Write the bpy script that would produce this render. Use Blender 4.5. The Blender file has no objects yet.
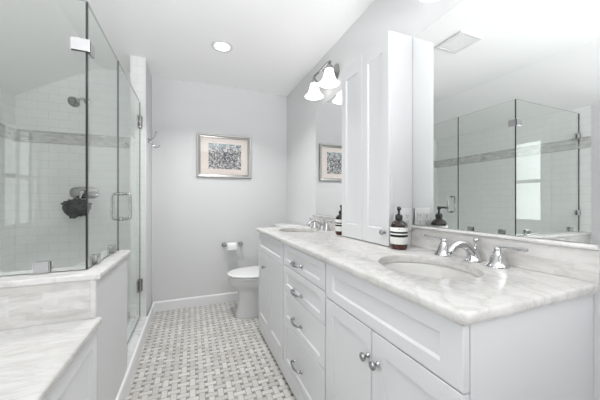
import bpy, bmesh, math, random
from mathutils import Vector, Matrix, noise
random.seed(7)
PI = math.pi
scene = bpy.context.scene
COL = scene.collection

# ------------------------------------------------------------------ camera
cam_d = bpy.data.cameras.new('camera')
cam = bpy.data.objects.new('camera', cam_d)
COL.objects.link(cam)
cam.location = (0, 0, 1.1468)
cam.rotation_euler = (PI / 2, 0, -0.3837)
cam_d.sensor_width = 36
cam_d.lens = 267.83 * 36 / 600
cam_d.shift_y = 1.09 / 600
cam_d.clip_start = 0.02
scene.camera = cam

# ------------------------------------------------------------------ world, exposure
w = bpy.data.worlds.new('world')
scene.world = w
w.use_nodes = True
w.node_tree.nodes['Background'].inputs[0].default_value = (0.86, 0.93, 1.0, 1)
w.node_tree.nodes['Background'].inputs[1].default_value = 0.15
vs = scene.view_settings
vs.view_transform = 'Standard'
vs.look = 'None'
vs.gamma = 1
vs.use_curve_mapping = False
vs.exposure = 0.40
scene.cycles.use_denoising = True
scene.cycles.max_bounces = 10
scene.cycles.diffuse_bounces = 6
scene.cycles.glossy_bounces = 6
scene.cycles.transparent_max_bounces = 24
scene.cycles.sample_clamp_indirect = 6
scene.cycles.caustics_reflective = False
scene.cycles.caustics_refractive = False

# daylight in the window openings, plus added fill from the unseen doorway
def area(name, loc, rot, sx, sy, power, col=(1, 1, 1), spread=180):
    d = bpy.data.lights.new(name, 'AREA')
    d.shape = 'RECTANGLE'; d.size = sx; d.size_y = sy; d.energy = power; d.color = col; d.spread = math.radians(spread)
    o = bpy.data.objects.new(name, d); COL.objects.link(o)
    o.location = loc; o.rotation_euler = rot
    return o
WIN_W, DOOR_W, SHADE_E, SHADE_N, SKY_W, DFILL_W = 0.5, 40.0, 1.9, 0.65, 12.0, 25.0
for wy in (0.78, -0.45):
    area('window_sky_light', (-1.62, wy, 1.38), (0, -PI / 2, 0), 1.1, 0.8, SKY_W, (0.97, 0.985, 1))
    area('window_ground_light', (-1.84, wy, 0.98), (0, -PI / 2 - math.radians(62), 0), 0.45, 0.8, WIN_W, (1, 0.995, 0.98), 115)
area('doorway_fill_steep', (0.30, -1.72, 0.65), (PI / 2 + math.radians(70), 0, 0), 0.9, 0.6, DOOR_W, (0.975, 0.988, 1), 115)  # added fill lamp, aimed steeply up to bounce off the ceiling
area('doorway_fill_low', (0.30, -1.90, 0.75), (PI / 2 + math.radians(46), 0, 0), 0.9, 1.0, DFILL_W, (0.975, 0.988, 1), 94)  # second added fill lamp behind the camera, tilted up to brighten the ceiling
CAN_W, NEAR_FILL_W = 7.6, 2.0

# ------------------------------------------------------------------ dimensions
XW = 1.089      # right wall
XL = -1.447     # left wall
YB = 3.133      # back wall
YF = -1.30      # wall behind the camera
ZC = 2.44
XS = -0.82      # where the sloping ceiling starts
ZK = 2.083      # knee wall height
XP = -0.386     # room face of the partition
CT = 0.910      # counter top
GX = -0.432     # return glass plane
GY = 1.451      # front glass plane

# ------------------------------------------------------------------ mesh helpers
def NB():
    return bmesh.new()

def box(bm, x0, x1, y0, y1, z0, z1):
    vs_ = [bm.verts.new(p) for p in ((x0, y0, z0), (x1, y0, z0), (x1, y1, z0), (x0, y1, z0),
                                     (x0, y0, z1), (x1, y0, z1), (x1, y1, z1), (x0, y1, z1))]
    fs = []
    for f in ((3, 2, 1, 0), (4, 5, 6, 7), (0, 1, 5, 4), (1, 2, 6, 5), (2, 3, 7, 6), (3, 0, 4, 7)):
        fs.append(bm.faces.new([vs_[i] for i in f]))
    return fs

def bbox(bm, x0, x1, y0, y1, z0, z1, r=0.003, seg=2):
    """box with rounded edges"""
    t = NB()
    box(t, x0, x1, y0, y1, z0, z1)
    bmesh.ops.bevel(t, geom=t.edges[:], offset=r, segments=seg, profile=0.5, affect='EDGES')
    merge(bm, t)

def merge(bm, t, M=None):
    if M is not None:
        bmesh.ops.transform(t, matrix=M, verts=t.verts[:])
    m = bpy.data.meshes.new('tmp')
    t.to_mesh(m); t.free()
    bm.from_mesh(m)
    bpy.data.meshes.remove(m)

def prism(bm, pts, axis, a0, a1):
    """2D polygon pulled along an axis: axis x -> pts are (y,z); y -> (x,z); z -> (x,y)"""
    def P(p, a):
        return {'x': (a, p[0], p[1]), 'y': (p[0], a, p[1]), 'z': (p[0], p[1], a)}[axis]
    A = [bm.verts.new(P(p, a0)) for p in pts]
    B = [bm.verts.new(P(p, a1)) for p in pts]
    bm.faces.new(A); bm.faces.new(B[::-1])
    n = len(pts)
    for i in range(n):
        bm.faces.new((A[i], B[i], B[(i + 1) % n], A[(i + 1) % n]))

def loft(bm, rings, cap0=True, cap1=True, closed=True):
    R = [[bm.verts.new(p) for p in r] for r in rings]
    n = len(R[0])
    for a, b in zip(R, R[1:]):
        for i in range(n if closed else n - 1):
            j = (i + 1) % n
            bm.faces.new((a[i], a[j], b[j], b[i]))
    if cap0: bm.faces.new(R[0][::-1])
    if cap1: bm.faces.new(R[-1])
    return R

def lathe(bm, prof, n=24, M=None, sy=1.0, caps=True):
    """profile (r, z) about z, then placed by M"""
    t = NB()
    rings = []
    for r, z in prof:
        r = max(r, 0.0004)
        rings.append([(r * math.cos(2 * PI * i / n), sy * r * math.sin(2 * PI * i / n), z) for i in range(n)])
    loft(t, rings, caps, caps)
    merge(bm, t, M)

def smooth_path(pts, k=6):
    P = [Vector(p) for p in pts]
    out = []
    for i in range(len(P) - 1):
        p0 = P[max(i - 1, 0)]; p1 = P[i]; p2 = P[i + 1]; p3 = P[min(i + 2, len(P) - 1)]
        for j in range(k):
            t = j / k
            out.append(0.5 * ((2 * p1) + (p2 - p0) * t + (2 * p0 - 5 * p1 + 4 * p2 - p3) * t * t + (3 * p1 - p0 - 3 * p2 + p3) * t ** 3))
    out.append(P[-1])
    return out

def tube(bm, pts, r, n=12, k=6, flat=1.0):
    """smooth tube; r a number or one per control point"""
    if k > 1:
        path = smooth_path(pts, k)
        if not isinstance(r, (int, float)):
            rr = []
            for i in range(len(pts) - 1):
                for j in range(k): rr.append(r[i] + (r[i + 1] - r[i]) * j / k)
            rr.append(r[-1])
        else:
            rr = [r] * len(path)
    else:
        path = [Vector(p) for p in pts]
        rr = [r] * len(path) if isinstance(r, (int, float)) else list(r)
    T = []
    for i in range(len(path)):
        a = path[max(i - 1, 0)]; b = path[min(i + 1, len(path) - 1)]
        T.append((b - a).normalized())
    up = Vector((0, 0, 1)) if abs(T[0].z) < 0.9 else Vector((0, 1, 0))
    u = (up - T[0] * up.dot(T[0])).normalized()
    rings = []
    for p, t, q in zip(path, T, rr):
        u = (u - t * u.dot(t)).normalized()
        v = t.cross(u)
        rings.append([p + u * (q * flat * math.cos(2 * PI * i / n)) + v * (q * math.sin(2 * PI * i / n)) for i in range(n)])
    loft(bm, rings)

def obj(name, bm, m, parent=None, smooth=False, origin=None):
    bmesh.ops.recalc_face_normals(bm, faces=bm.faces[:])
    me = bpy.data.meshes.new(name)
    sh = Vector((0, 0, 0))
    if parent is not None:
        p = parent
        while p is not None:
            sh += p.location; p = p.parent
    elif origin is not None:
        sh = Vector(origin)
    if sh.length > 0:
        bmesh.ops.translate(bm, verts=bm.verts[:], vec=-sh)
    bm.to_mesh(me); bm.free()
    ms = m if isinstance(m, (list, tuple)) else [m]
    for q in ms: me.materials.append(q)
    if smooth:
        me.shade_smooth()
        me.set_sharp_from_angle(angle=math.radians(smooth if smooth is not True else 40))
    o = bpy.data.objects.new(name, me)
    COL.objects.link(o)
    if parent is not None: o.parent = parent
    elif origin is not None: o.location = origin
    return o

def tag(o, label, cat, group=None):
    o['label'] = label; o['category'] = cat
    if group: o['group'] = group
    return o

def thing(name, label, cat, loc=(0, 0, 0), group=None):
    o = bpy.data.objects.new(name, None)
    o.empty_display_size = 0.05
    COL.objects.link(o); o.location = loc
    return tag(o, label, cat, group)

def struct(name, bm, m, smooth=False):
    o = obj(name, bm, m, None, smooth)
    o['kind'] = 'structure'
    return o

def copy_tree(o, parent=None, label=None, loc=None):
    c = o.copy(); COL.objects.link(c)
    if parent is not None: c.parent = parent
    if label: c['label'] = label
    if loc is not None: c.location = loc
    for ch in list(o.children): copy_tree(ch, c)
    return c

# ------------------------------------------------------------------ materials
def mat(name, col, rough=0.5, metal=0.0, spec=0.5, **kw):
    m = bpy.data.materials.new(name); m.use_nodes = True
    b = m.node_tree.nodes['Principled BSDF']
    b.inputs['Base Color'].default_value = (*col, 1)
    b.inputs['Roughness'].default_value = rough
    b.inputs['Metallic'].default_value = metal
    b.inputs['Specular IOR Level'].default_value = spec
    for k, v in kw.items():
        b.inputs[k].default_value = v
    return m

class N:
    """tiny node wrapper"""
    def __init__(s, m): s.m = m; s.t = m.node_tree; s.b = s.t.nodes['Principled BSDF']
    def new(s, t, **kw):
        n = s.t.nodes.new(t)
        for k, v in kw.items(): setattr(n, k, v)
        return n
    def link(s, a, b): s.t.links.new(a, b)
    def coord(s, mode='xyz', scale=1.0):
        c = s.new('ShaderNodeTexCoord')
        sep = s.new('ShaderNodeSeparateXYZ'); s.link(c.outputs['Object'], sep.inputs[0])
        com = s.new('ShaderNodeCombineXYZ')
        for i, a in enumerate(mode):
            if a in 'xyz': s.link(sep.outputs['XYZ'.index(a.upper())], com.inputs[i])
        return com.outputs[0]
    def noise(s, vec, scale, detail=4, rough=0.5, dist=0.0):
        n = s.new('ShaderNodeTexNoise')
        n.inputs['Scale'].default_value = scale; n.inputs['Detail'].default_value = detail
        n.inputs['Roughness'].default_value = rough; n.inputs['Distortion'].default_value = dist
        if vec is not None: s.link(vec, n.inputs['Vector'])
        return n.outputs['Fac']
    def ramp(s, fac, stops):
        r = s.new('ShaderNodeValToRGB'); e = r.color_ramp.elements
        while len(e) < len(stops): e.new(0.5)
        for q, (p, c) in zip(e, stops):
            q.position = p; q.color = (*c, 1) if len(c) == 3 else c
        s.link(fac, r.inputs[0]); return r.outputs[0]
    def mix(s, fac, a, b, mode='MIX'):
        n = s.new('ShaderNodeMix', data_type='RGBA', blend_type=mode)
        for sock, v in ((n.inputs[0], fac), (n.inputs[6], a), (n.inputs[7], b)):
            if isinstance(v, (int, float)): sock.default_value = v
            elif isinstance(v, tuple): sock.default_value = (*v, 1)
            else: s.link(v, sock)
        return n.outputs[2]
    def math(s, op, a, b=0.0):
        n = s.new('ShaderNodeMath', operation=op)
        for i, v in enumerate((a, b)):
            if isinstance(v, (int, float)): n.inputs[i].default_value = v
            else: s.link(v, n.inputs[i])
        return n.outputs[0]
    def bump(s, h, strength=0.1, dist=0.002):
        n = s.new('ShaderNodeBump'); n.inputs['Strength'].default_value = strength; n.inputs['Distance'].default_value = dist
        s.link(h, n.inputs['Height']); s.link(n.outputs[0], s.b.inputs['Normal'])
    def color(s, c): s.link(c, s.b.inputs['Base Color'])

def paint(name, col, rough=0.55, tex=0.03):
    m = mat(name, col, rough, spec=0.3); n = N(m)
    f = n.noise(n.coord(), 180, 2)
    n.bump(f, tex, 0.001)
    return m

M_WALL = paint('grey_wall_paint', (0.69, 0.69, 0.697))
M_CEIL = paint('white_ceiling_paint', (0.92, 0.92, 0.92), 0.7)
M_TRIM = paint('white_trim_paint', (0.80, 0.805, 0.815), 0.35, 0.01)
M_CAB = paint('white_cabinet_paint', (0.66, 0.665, 0.675), 0.32, 0.01)
M_DARK = mat('dark_gap', (0.03, 0.03, 0.03), 0.8)
M_CHROME = mat('polished_chrome', (0.62, 0.62, 0.63), 0.07, 1.0)
M_PULL = mat('satin_nickel_pull', (0.40, 0.40, 0.40), 0.16, 1.0)
M_NICKEL = mat('brushed_nickel', (0.52, 0.52, 0.51), 0.28, 1.0)
M_MIRROR = mat('mirror_silver', (0.93, 0.95, 0.94), 0.0, 1.0)
M_PORC = mat('white_porcelain', (0.74, 0.74, 0.745), 0.12)
M_BASIN = mat('biscuit_porcelain', (0.66, 0.65, 0.63), 0.15)
M_PAPER = mat('white_paper', (0.86, 0.86, 0.86), 0.9)
M_PLASTIC = mat('white_plastic', (0.74, 0.74, 0.74), 0.35)
M_BLACK = mat('black_plastic', (0.012, 0.012, 0.013), 0.25)
M_LABEL = mat('cream_label', (0.78, 0.79, 0.76), 0.6)
M_BROWNGLASS = mat('dark_brown_glass', (0.016, 0.009, 0.007), 0.06)
M_AMBER_LIT = mat('lit_amber_glass', (0.055, 0.014, 0.009), 0.08)
M_CLOTH = mat('dark_grey_cloth', (0.075, 0.078, 0.08), 0.9)
n = N(M_CLOTH); n.bump(n.noise(n.coord(), 120, 3), 0.6, 0.003)

def marble(name, base=(0.66, 0.648, 0.632), vein=(0.41, 0.395, 0.375), scale=(4, 4, 4), rough=0.24, off=(0, 0, 0)):
    m = mat(name, base, rough); n = N(m)
    mp = n.new('ShaderNodeMapping'); mp.inputs['Scale'].default_value = scale; mp.inputs['Location'].default_value = off
    n.link(n.coord(), mp.inputs[0]); v = mp.outputs[0]
    f1 = n.noise(v, 1.0, 9, 0.62, 0.9)
    vein1 = n.ramp(n.math('ABSOLUTE', n.math('SUBTRACT', f1, 0.5)), [(0.0, (1, 1, 1)), (0.022, (0.45, 0.45, 0.45)), (0.075, (0, 0, 0))])
    f2 = n.noise(v, 2.6, 8, 0.65, 1.4)
    cloud = n.ramp(f2, [(0.46, (0, 0, 0)), (0.72, (1, 1, 1))])
    tot = n.math('MINIMUM', n.math('ADD', n.math('MULTIPLY', vein1, 0.42), n.math('MULTIPLY', cloud, 0.34)), 1.0)
    n.color(n.mix(tot, base, vein))
    return m
M_COUNTER = marble('counter_marble', scale=(8, 7, 8))
M_DECK = marble('deck_marble', (0.645, 0.638, 0.625), (0.45, 0.435, 0.42), scale=(3, 8, 8), off=(3, 1, 0))
M_CAP = marble('cap_marble', (0.72, 0.71, 0.70), (0.50, 0.48, 0.47), scale=(5, 6, 6), off=(8, 2, 1))
M_CURB = marble('curb_marble', (0.74, 0.745, 0.75), (0.45, 0.45, 0.46), scale=(6, 6, 6), off=(1, 7, 1))

def brick(name, mode, bw, rh, c1, c2, mortar, ms, rough, veins=0.0, bump=0.25, shift=(0, 0, 0)):
    m = mat(name, c1, rough); n = N(m)
    mp = n.new('ShaderNodeMapping'); mp.inputs['Location'].default_value = shift
    n.link(n.coord(mode), mp.inputs[0])
    t = n.new('ShaderNodeTexBrick')
    t.inputs['Scale'].default_value = 1.0
    t.inputs['Brick Width'].default_value = bw; t.inputs['Row Height'].default_value = rh
    t.inputs['Mortar Size'].default_value = ms; t.inputs['Mortar Smooth'].default_value = 0.2
    t.inputs['Color1'].default_value = (*c1, 1); t.inputs['Color2'].default_value = (*c2, 1); t.inputs['Mortar'].default_value = (*mortar, 1)
    n.link(mp.outputs[0], t.inputs['Vector'])
    c = t.outputs['Color']
    if veins > 0:
        mp2 = n.new('ShaderNodeMapping'); mp2.inputs['Scale'].default_value = (9, 9, 34); n.link(n.coord(), mp2.inputs[0])
        f = n.noise(mp2.outputs[0], 1.0, 7, 0.65, 0.6)
        v = n.ramp(f, [(0.42, (1, 1, 1)), (0.74, (0.70, 0.685, 0.67))])
        c = n.mix(veins, c, v, 'MULTIPLY')
    n.color(c)
    n.bump(n.math('SUBTRACT', 1.0, t.outputs['Fac']), bump, 0.001)
    return m
WT = (0.87, 0.88, 0.872)
M_TILE_B = brick('subway_tile_back', 'xz', 0.152, 0.076, WT, (0.85, 0.86, 0.852), (0.70, 0.71, 0.705), 0.0014, 0.12)
M_TILE_S = brick('subway_tile_side', 'yz', 0.152, 0.076, WT, (0.85, 0.86, 0.852), (0.70, 0.71, 0.705), 0.0014, 0.12)
M_BAND_B = brick('mosaic_band_back', 'xz', 0.05, 0.022, (0.74, 0.745, 0.735), (0.56, 0.565, 0.555), (0.66, 0.66, 0.655), 0.001, 0.25, 0.8)
M_BAND_S = brick('mosaic_band_side', 'yz', 0.05, 0.022, (0.74, 0.745, 0.735), (0.56, 0.565, 0.555), (0.66, 0.66, 0.655), 0.001, 0.25, 0.8)
M_SPLASH_D = brick('marble_mosaic_deck', 'xz', 0.10, 0.027, (0.72, 0.71, 0.695), (0.62, 0.61, 0.59), (0.67, 0.66, 0.65), 0.0008, 0.2, 0.8, 0.1)
M_SPLASH_V = brick('marble_mosaic_vanity', 'yz', 0.10, 0.030, (0.72, 0.708, 0.692), (0.63, 0.615, 0.60), (0.68, 0.67, 0.66), 0.0008, 0.2, 0.8, 0.1, (0, 0.01, 0))

def glass_mat(name, tint, refl=1.0):
    m = bpy.data.materials.new(name); m.use_nodes = True
    t = m.node_tree; t.nodes.remove(t.nodes['Principled BSDF'])
    out = t.nodes['Material Output']
    tr = t.nodes.new('ShaderNodeBsdfTransparent'); tr.inputs[0].default_value = (*tint, 1)
    gl = t.nodes.new('ShaderNodeBsdfGlossy'); gl.inputs['Roughness'].default_value = 0.0
    gl.inputs['Color'].default_value = (0.95, 1, 0.97, 1)
    fr = t.nodes.new('ShaderNodeFresnel'); fr.inputs['IOR'].default_value = 1.42
    ml = t.nodes.new('ShaderNodeMath'); ml.operation = 'MULTIPLY'; ml.inputs[1].default_value = refl
    geo = t.nodes.new('ShaderNodeNewGeometry'); inv = t.nodes.new('ShaderNodeMath'); inv.operation = 'SUBTRACT'; inv.inputs[0].default_value = 1
    t.links.new(geo.outputs['Backfacing'], inv.inputs[1]); t.links.new(inv.outputs[0], ml.inputs[1])
    t.links.new(fr.outputs[0], ml.inputs[0])
    mx = t.nodes.new('ShaderNodeMixShader')
    t.links.new(ml.outputs[0], mx.inputs[0]); t.links.new(tr.outputs[0], mx.inputs[1]); t.links.new(gl.outputs[0], mx.inputs[2])
    t.links.new(mx.outputs[0], out.inputs[0])
    return m
M_GLASS = glass_mat('clear_shower_glass', (0.974, 0.984, 0.976))
M_PANE = glass_mat('window_glass', (0.98, 0.985, 0.98))
M_PICGLASS = glass_mat('picture_glass', (0.99, 0.99, 0.99))
M_GEDGE = mat('dark_glass_edge', (0.018, 0.024, 0.022), 0.3)

def emit(name, col, strength, base=(0.9, 0.9, 0.9)):
    m = mat(name, base, 0.4)
    b = m.node_tree.nodes['Principled BSDF']
    b.inputs['Emission Color'].default_value = (*col, 1)
    b.inputs['Emission Strength'].default_value = strength
    return m
M_SHADE = emit('frosted_shade_glass', (1, 0.97, 0.94), SHADE_E)
M_SHADE_DIM = emit('frosted_shade_glass_dim', (1, 0.97, 0.94), SHADE_N)
M_BULB = emit('lamp_bulb', (1, 0.90, 0.78), 4.0)
M_LENS = emit('downlight_lens', (1, 0.99, 0.98), 1.6)

# ------------------------------------------------------------------ floor
def basket_floor():
    a, wd, g = 0.0521, 0.0335, 0.0034
    L = 2 * a - wd; d = a - (wd) ; dd = a - wd
    x0, x1, y0, y1 = -0.372, XW, YF, YB
    V, F, MI, TI = [], [], [], []
    def rect(cx, cy, sx, sy, mi):
        ax, bx = max(cx - sx / 2 + g / 2, x0), min(cx + sx / 2 - g / 2, x1)
        ay, by = max(cy - sy / 2 + g / 2, y0), min(cy + sy / 2 - g / 2, y1)
        if bx - ax < 0.002 or by - ay < 0.002: return
        i = len(V)
        e = 0.0006
        for z, o in ((-0.003, 0), (-e, 0), (0.0, e)):
            V.extend([(ax + o, ay + o, z), (bx - o, ay + o, z), (bx - o, by - o, z), (ax + o, by - o, z)])
        tint = random.random()
        for q in ((8, 9, 10, 11), (0, 1, 5, 4), (1, 2, 6, 5), (2, 3, 7, 6), (3, 0, 4, 7), (4, 5, 9, 8), (5, 6, 10, 9), (6, 7, 11, 10), (7, 4, 8, 11)):
            F.append([i + k for k in q]); MI.append(mi); TI.append(tint)
    ox, oy = -0.100, 1.827
    for i in range(-8, 26):
        for j in range(-64, 28):
            cx, cy = ox + i * a, oy + j * a
            if cx < x0 - a or cx > x1 + a or cy < y0 - a or cy > y1 + a: continue
            if (i + j) % 2: rect(cx, cy, L, wd, 0)
            else: rect(cx, cy, wd, L, 0)
            rect(cx + a / 2, cy + a / 2, dd, dd, 1)
    i = len(V)                                   # grout bed
    V.extend([(x0 - 0.2, y0, -0.0012), (x1, y0, -0.0012), (x1, y1, -0.0012), (x0 - 0.2, y1, -0.0012)])
    F.append([i, i + 1, i + 2, i + 3]); MI.append(2); TI.append(0.5)
    me = bpy.data.meshes.new('floor'); me.from_pydata(V, [], F)
    at = me.attributes.new('tint', 'FLOAT', 'FACE')
    at.data.foreach_set('value', TI); me.polygons.foreach_set('material_index', MI)
    def tile(name, lo, hi, rough):
        m = mat(name, hi, rough); n = N(m)
        t = n.new('ShaderNodeAttribute', attribute_name='tint')
        c = n.ramp(t.outputs['Fac'], [(0, lo), (1, hi)])
        f = n.ramp(n.noise(n.coord(), 22, 6, 0.6, 1.0), [(0.35, (1, 1, 1)), (0.75, (0.84, 0.83, 0.81))])
        n.color(n.mix(0.8, c, f, 'MULTIPLY'))
        return m
    for q in (tile('white_marble_brick', (0.51, 0.497, 0.472), (0.68, 0.667, 0.642), 0.28),
              tile('grey_marble_dot', (0.20, 0.195, 0.185), (0.33, 0.32, 0.30), 0.3),
              mat('warm_grey_grout', (0.33, 0.315, 0.295), 0.8)):
        me.materials.append(q)
    o = bpy.data.objects.new('floor', me); COL.objects.link(o); o['kind'] = 'structure'
basket_floor()
bm = NB(); box(bm, XL, -0.50, 1.50, YB, -0.05, 0.03); struct('floor_shower', bm, M_CURB)
bm = NB(); box(bm, -1.6, 1.3, YF - 0.5, YB + 0.1, -0.12, -0.06); struct('floor_slab', bm, M_TRIM)

# ------------------------------------------------------------------ walls and ceiling
bm = NB(); box(bm, XP + 0.001, XW + 0.12, YB, YB + 0.12, -0.05, ZC + 0.05); struct('wall_back', bm, M_WALL)
bm = NB(); box(bm, XL - 0.12, XP, YB, YB + 0.12, -0.05, ZC + 0.05); struct('wall_shower', bm, M_TILE_B)
bm = NB(); box(bm, XW, XW + 0.12, YF, YB, -0.05, ZC + 0.05); struct('wall_right', bm, M_WALL)
# left wall in the shower (tiled to just past the glass), painted outside it and pierced by two windows
bm = NB(); box(bm, XL - 0.12, XL, 1.361, YB, -0.05, ZK); struct('wall_shower_left', bm, M_TILE_S)
WINS = ((0.42, 1.15), (-0.82, -0.07)); WZ0, WZ1 = 0.86, 1.90
bm = NB()
ys = [YF, WINS[1][0], WINS[1][1], WINS[0][0], WINS[0][1], 1.361]
for i in range(5):
    if i in (1, 3):
        box(bm, XL - 0.12, XL, ys[i], ys[i + 1], -0.05, WZ0); box(bm, XL - 0.12, XL, ys[i], ys[i + 1], WZ1, ZK)
    else:
        box(bm, XL - 0.12, XL, ys[i], ys[i + 1], -0.05, ZK)
struct('wall_left', bm, M_WALL)
DX0, DX1, DZ = -0.15, 0.80, 2.05
bm = NB()
box(bm, XL - 0.12, DX0, YF - 0.12, YF, -0.05, ZC + 0.05); box(bm, DX1, XW + 0.12, YF - 0.12, YF, -0.05, ZC + 0.05); box(bm, DX0, DX1, YF - 0.12, YF, DZ, ZC + 0.05)
struct('wall_front', bm, paint('bounce_cut_paint', (0.30, 0.29, 0.28)))  # unseen wall coloured dark to cut light bounced onto the vanity end
bm = NB()
for a0, a1, z0, z1 in ((DX0 - 0.08, DX0 + 0.01, 0, DZ + 0.08), (DX1 - 0.01, DX1 + 0.08, 0, DZ + 0.08), (DX0 + 0.01, DX1 - 0.01, DZ - 0.01, DZ + 0.08)):
    bbox(bm, a0, a1, YF, YF + 0.02, z0, z1)
struct('door_1', bm, M_TRIM)
bm = NB(); box(bm, XS, XW + 0.12, YF - 0.12, YB, ZC, ZC + 0.12); struct('ceiling', bm, M_CEIL)
bm = NB(); prism(bm, [(XS, ZC), (XL - 0.12, ZK - 0.12 * 0.57), (XL - 0.12, ZK + 0.08), (XS, ZC + 0.14)], 'y', YF - 0.12, YB); struct('ceiling_slope', bm, M_CEIL)
# stub partition that carries the shower door
bm = NB(); box(bm, -0.500, XP, 2.777, YB, -0.02, ZC); struct('wall_partition', bm, M_WALL)
bm = NB()
box(bm, -0.508, -0.402, 2.769, 2.777, 0, ZC)
struct('wall_partition_tile', bm, M_TILE_B)
bm = NB(); box(bm, -0.508, -0.500, 2.777, YB, 0, ZC); struct('wall_partition_tile_inner', bm, M_TILE_S)
bm = NB(); bbox(bm, -0.402, XP, 2.767, 2.777, 0.10, ZC, 0.002); struct('trim_1', bm, M_TRIM)
# mosaic band round the shower
bm = NB(); box(bm, XL, -0.508, YB - 0.004, YB, 1.688, 1.772)
bbox(bm, XL, -0.508, YB - 0.012, YB, 1.770, 1.784, 0.004); bbox(bm, XL, -0.508, YB - 0.012, YB, 1.676, 1.690, 0.004)
struct('trim_2', bm, M_BAND_B)
bm = NB(); box(bm, XL, XL + 0.004, 1.361, YB - 0.004, 1.688, 1.772)
bbox(bm, XL, XL + 0.012, 1.361, YB - 0.012, 1.770, 1.784, 0.004); bbox(bm, XL, XL + 0.012, 1.361, YB - 0.012, 1.676, 1.690, 0.004)
struct('trim_3', bm, M_BAND_S)

# low wall under the glass
PX, PY = -0.372, 1.375
bm = NB()
prism(bm, [(XL, PY), (PX, PY), (PX, 1.945), (-0.492, 1.945), (-0.492, 1.525), (XL, 1.525)], 'z', -0.02, 0.815)
struct('wall_low', bm, M_WALL)
bm = NB()
out = [(XL, PY - 0.015), (PX + 0.014, PY - 0.015), (PX + 0.014, 1.957), (-0.503, 1.957), (-0.503, 1.537), (XL, 1.537)]
t = NB(); prism(t, out, 'z', 0.815, 0.843)
bmesh.ops.bevel(t, geom=[e for e in t.edges if (e.verts[0].co.z > 0.84 and e.verts[1].co.z > 0.84) or (e.verts[0].co.z < 0.82 and e.verts[1].co.z < 0.82)], offset=0.007, segments=3, profile=0.5, affect='EDGES')
merge(bm, t)
struct('trim_4', bm, M_CAP, 40)
bm = NB(); box(bm, XL, PX - 0.022, PY - 0.008, PY, 0.656, 0.815); struct('trim_5', bm, M_SPLASH_D)
bm = NB(); bbox(bm, PX - 0.022, PX, PY - 0.014, PY, 0.656, 0.815, 0.005, 3); struct('trim_6', bm, M_CAP)
# shower curb, then the baseboards
bm = NB(); box(bm, -0.515, -0.373, 1.946, 2.766, -0.01, 0.103); struct('curb', bm, M_CURB)
def baseboard(name, pts, axis, a0, a1):
    bm = NB(); prism(bm, pts, axis, a0, a1); struct(name, bm, M_TRIM)
bp = lambda o, s: [(o, 0), (o + s * 0.014, 0), (o + s * 0.014, 0.092), (o + s * 0.009, 0.102), (o + s * 0.004, 0.105), (o, 0.105)]
baseboard('baseboard_left', bp(PX, 1), 'y', 1.30, YB - 0.014)
baseboard('baseboard_back', bp(YB, -1), 'x', PX, XW - 0.0)

# windows in the left wall
for k, (y0, y1) in enumerate(WINS):
    root = bpy.data.objects.new('window_%d' % (k + 1), None); COL.objects.link(root); root.location = (XL, (y0 + y1) / 2, WZ0); root['kind'] = 'structure'
    bm = NB()
    for a in ((y0 - 0.07, y0, WZ0 - 0.02, WZ1 + 0.07), (y1, y1 + 0.07, WZ0 - 0.02, WZ1 + 0.07), (y0, y1, WZ1, WZ1 + 0.07)):
        bbox(bm, XL, XL + 0.018, *a)
    bbox(bm, XL, XL + 0.05, y0 - 0.08, y1 + 0.08, WZ0 - 0.045, WZ0 - 0.02)
    for a in ((y0, y0 + 0.02, WZ0, WZ1), (y1 - 0.02, y1, WZ0, WZ1), (y0, y1, WZ0, WZ0 + 0.02), (y0, y1, WZ1 - 0.02, WZ1)):
        box(bm, XL - 0.12, XL, *a)
    obj('window_frame', bm, M_TRIM, root)
    bm = NB(); zm = (WZ0 + WZ1) / 2
    for a in ((y0 + 0.02, y0 + 0.06, WZ0 + 0.02, WZ1 - 0.02), (y1 - 0.06, y1 - 0.02, WZ0 + 0.02, WZ1 - 0.02), (y0 + 0.06, y1 - 0.06, WZ0 + 0.02, WZ0 + 0.07),
              (y0 + 0.06, y1 - 0.06, WZ1 - 0.06, WZ1 - 0.02), (y0 + 0.06, y1 - 0.06, zm - 0.02, zm + 0.02)):
        box(bm, XL - 0.09, XL - 0.06, *a)
    ym = (y0 + y1) / 2
    box(bm, XL - 0.085, XL - 0.065, ym - 0.009, ym + 0.009, WZ0 + 0.07, WZ1 - 0.06)
    obj('sash', bm, M_TRIM, root)
    bm = NB(); box(bm, XL - 0.077, XL - 0.073, y0 + 0.06, y1 - 0.06, WZ0 + 0.07, WZ1 - 0.06); obj('window_pane', bm, M_PANE, root)

# ------------------------------------------------------------------ panelled fronts
def shaker(bm, P, a0, a1, b0, b1, t=0.02, stile=0.060, rail=0.050, rec=0.007, bev=0.006):
    """frame-and-panel front; P(a, b, depth) gives the world point, depth 0 is the face"""
    def ring(ia, ib, d): return [P(a0 + ia, b0 + ib, d), P(a1 - ia, b0 + ib, d), P(a1 - ia, b1 - ib, d), P(a0 + ia, b1 - ib, d)]
    rs = [ring(0, 0, t), ring(0, 0, 0.0018), ring(0.0018, 0.0018, 0), ring(stile, rail, 0), ring(stile + 0.002, rail + 0.002, 0.003),
          ring(stile + bev * 0.7, rail + bev * 0.7, 0.0045), ring(stile + bev, rail + bev, rec)]
    loft(bm, rs)

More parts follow.
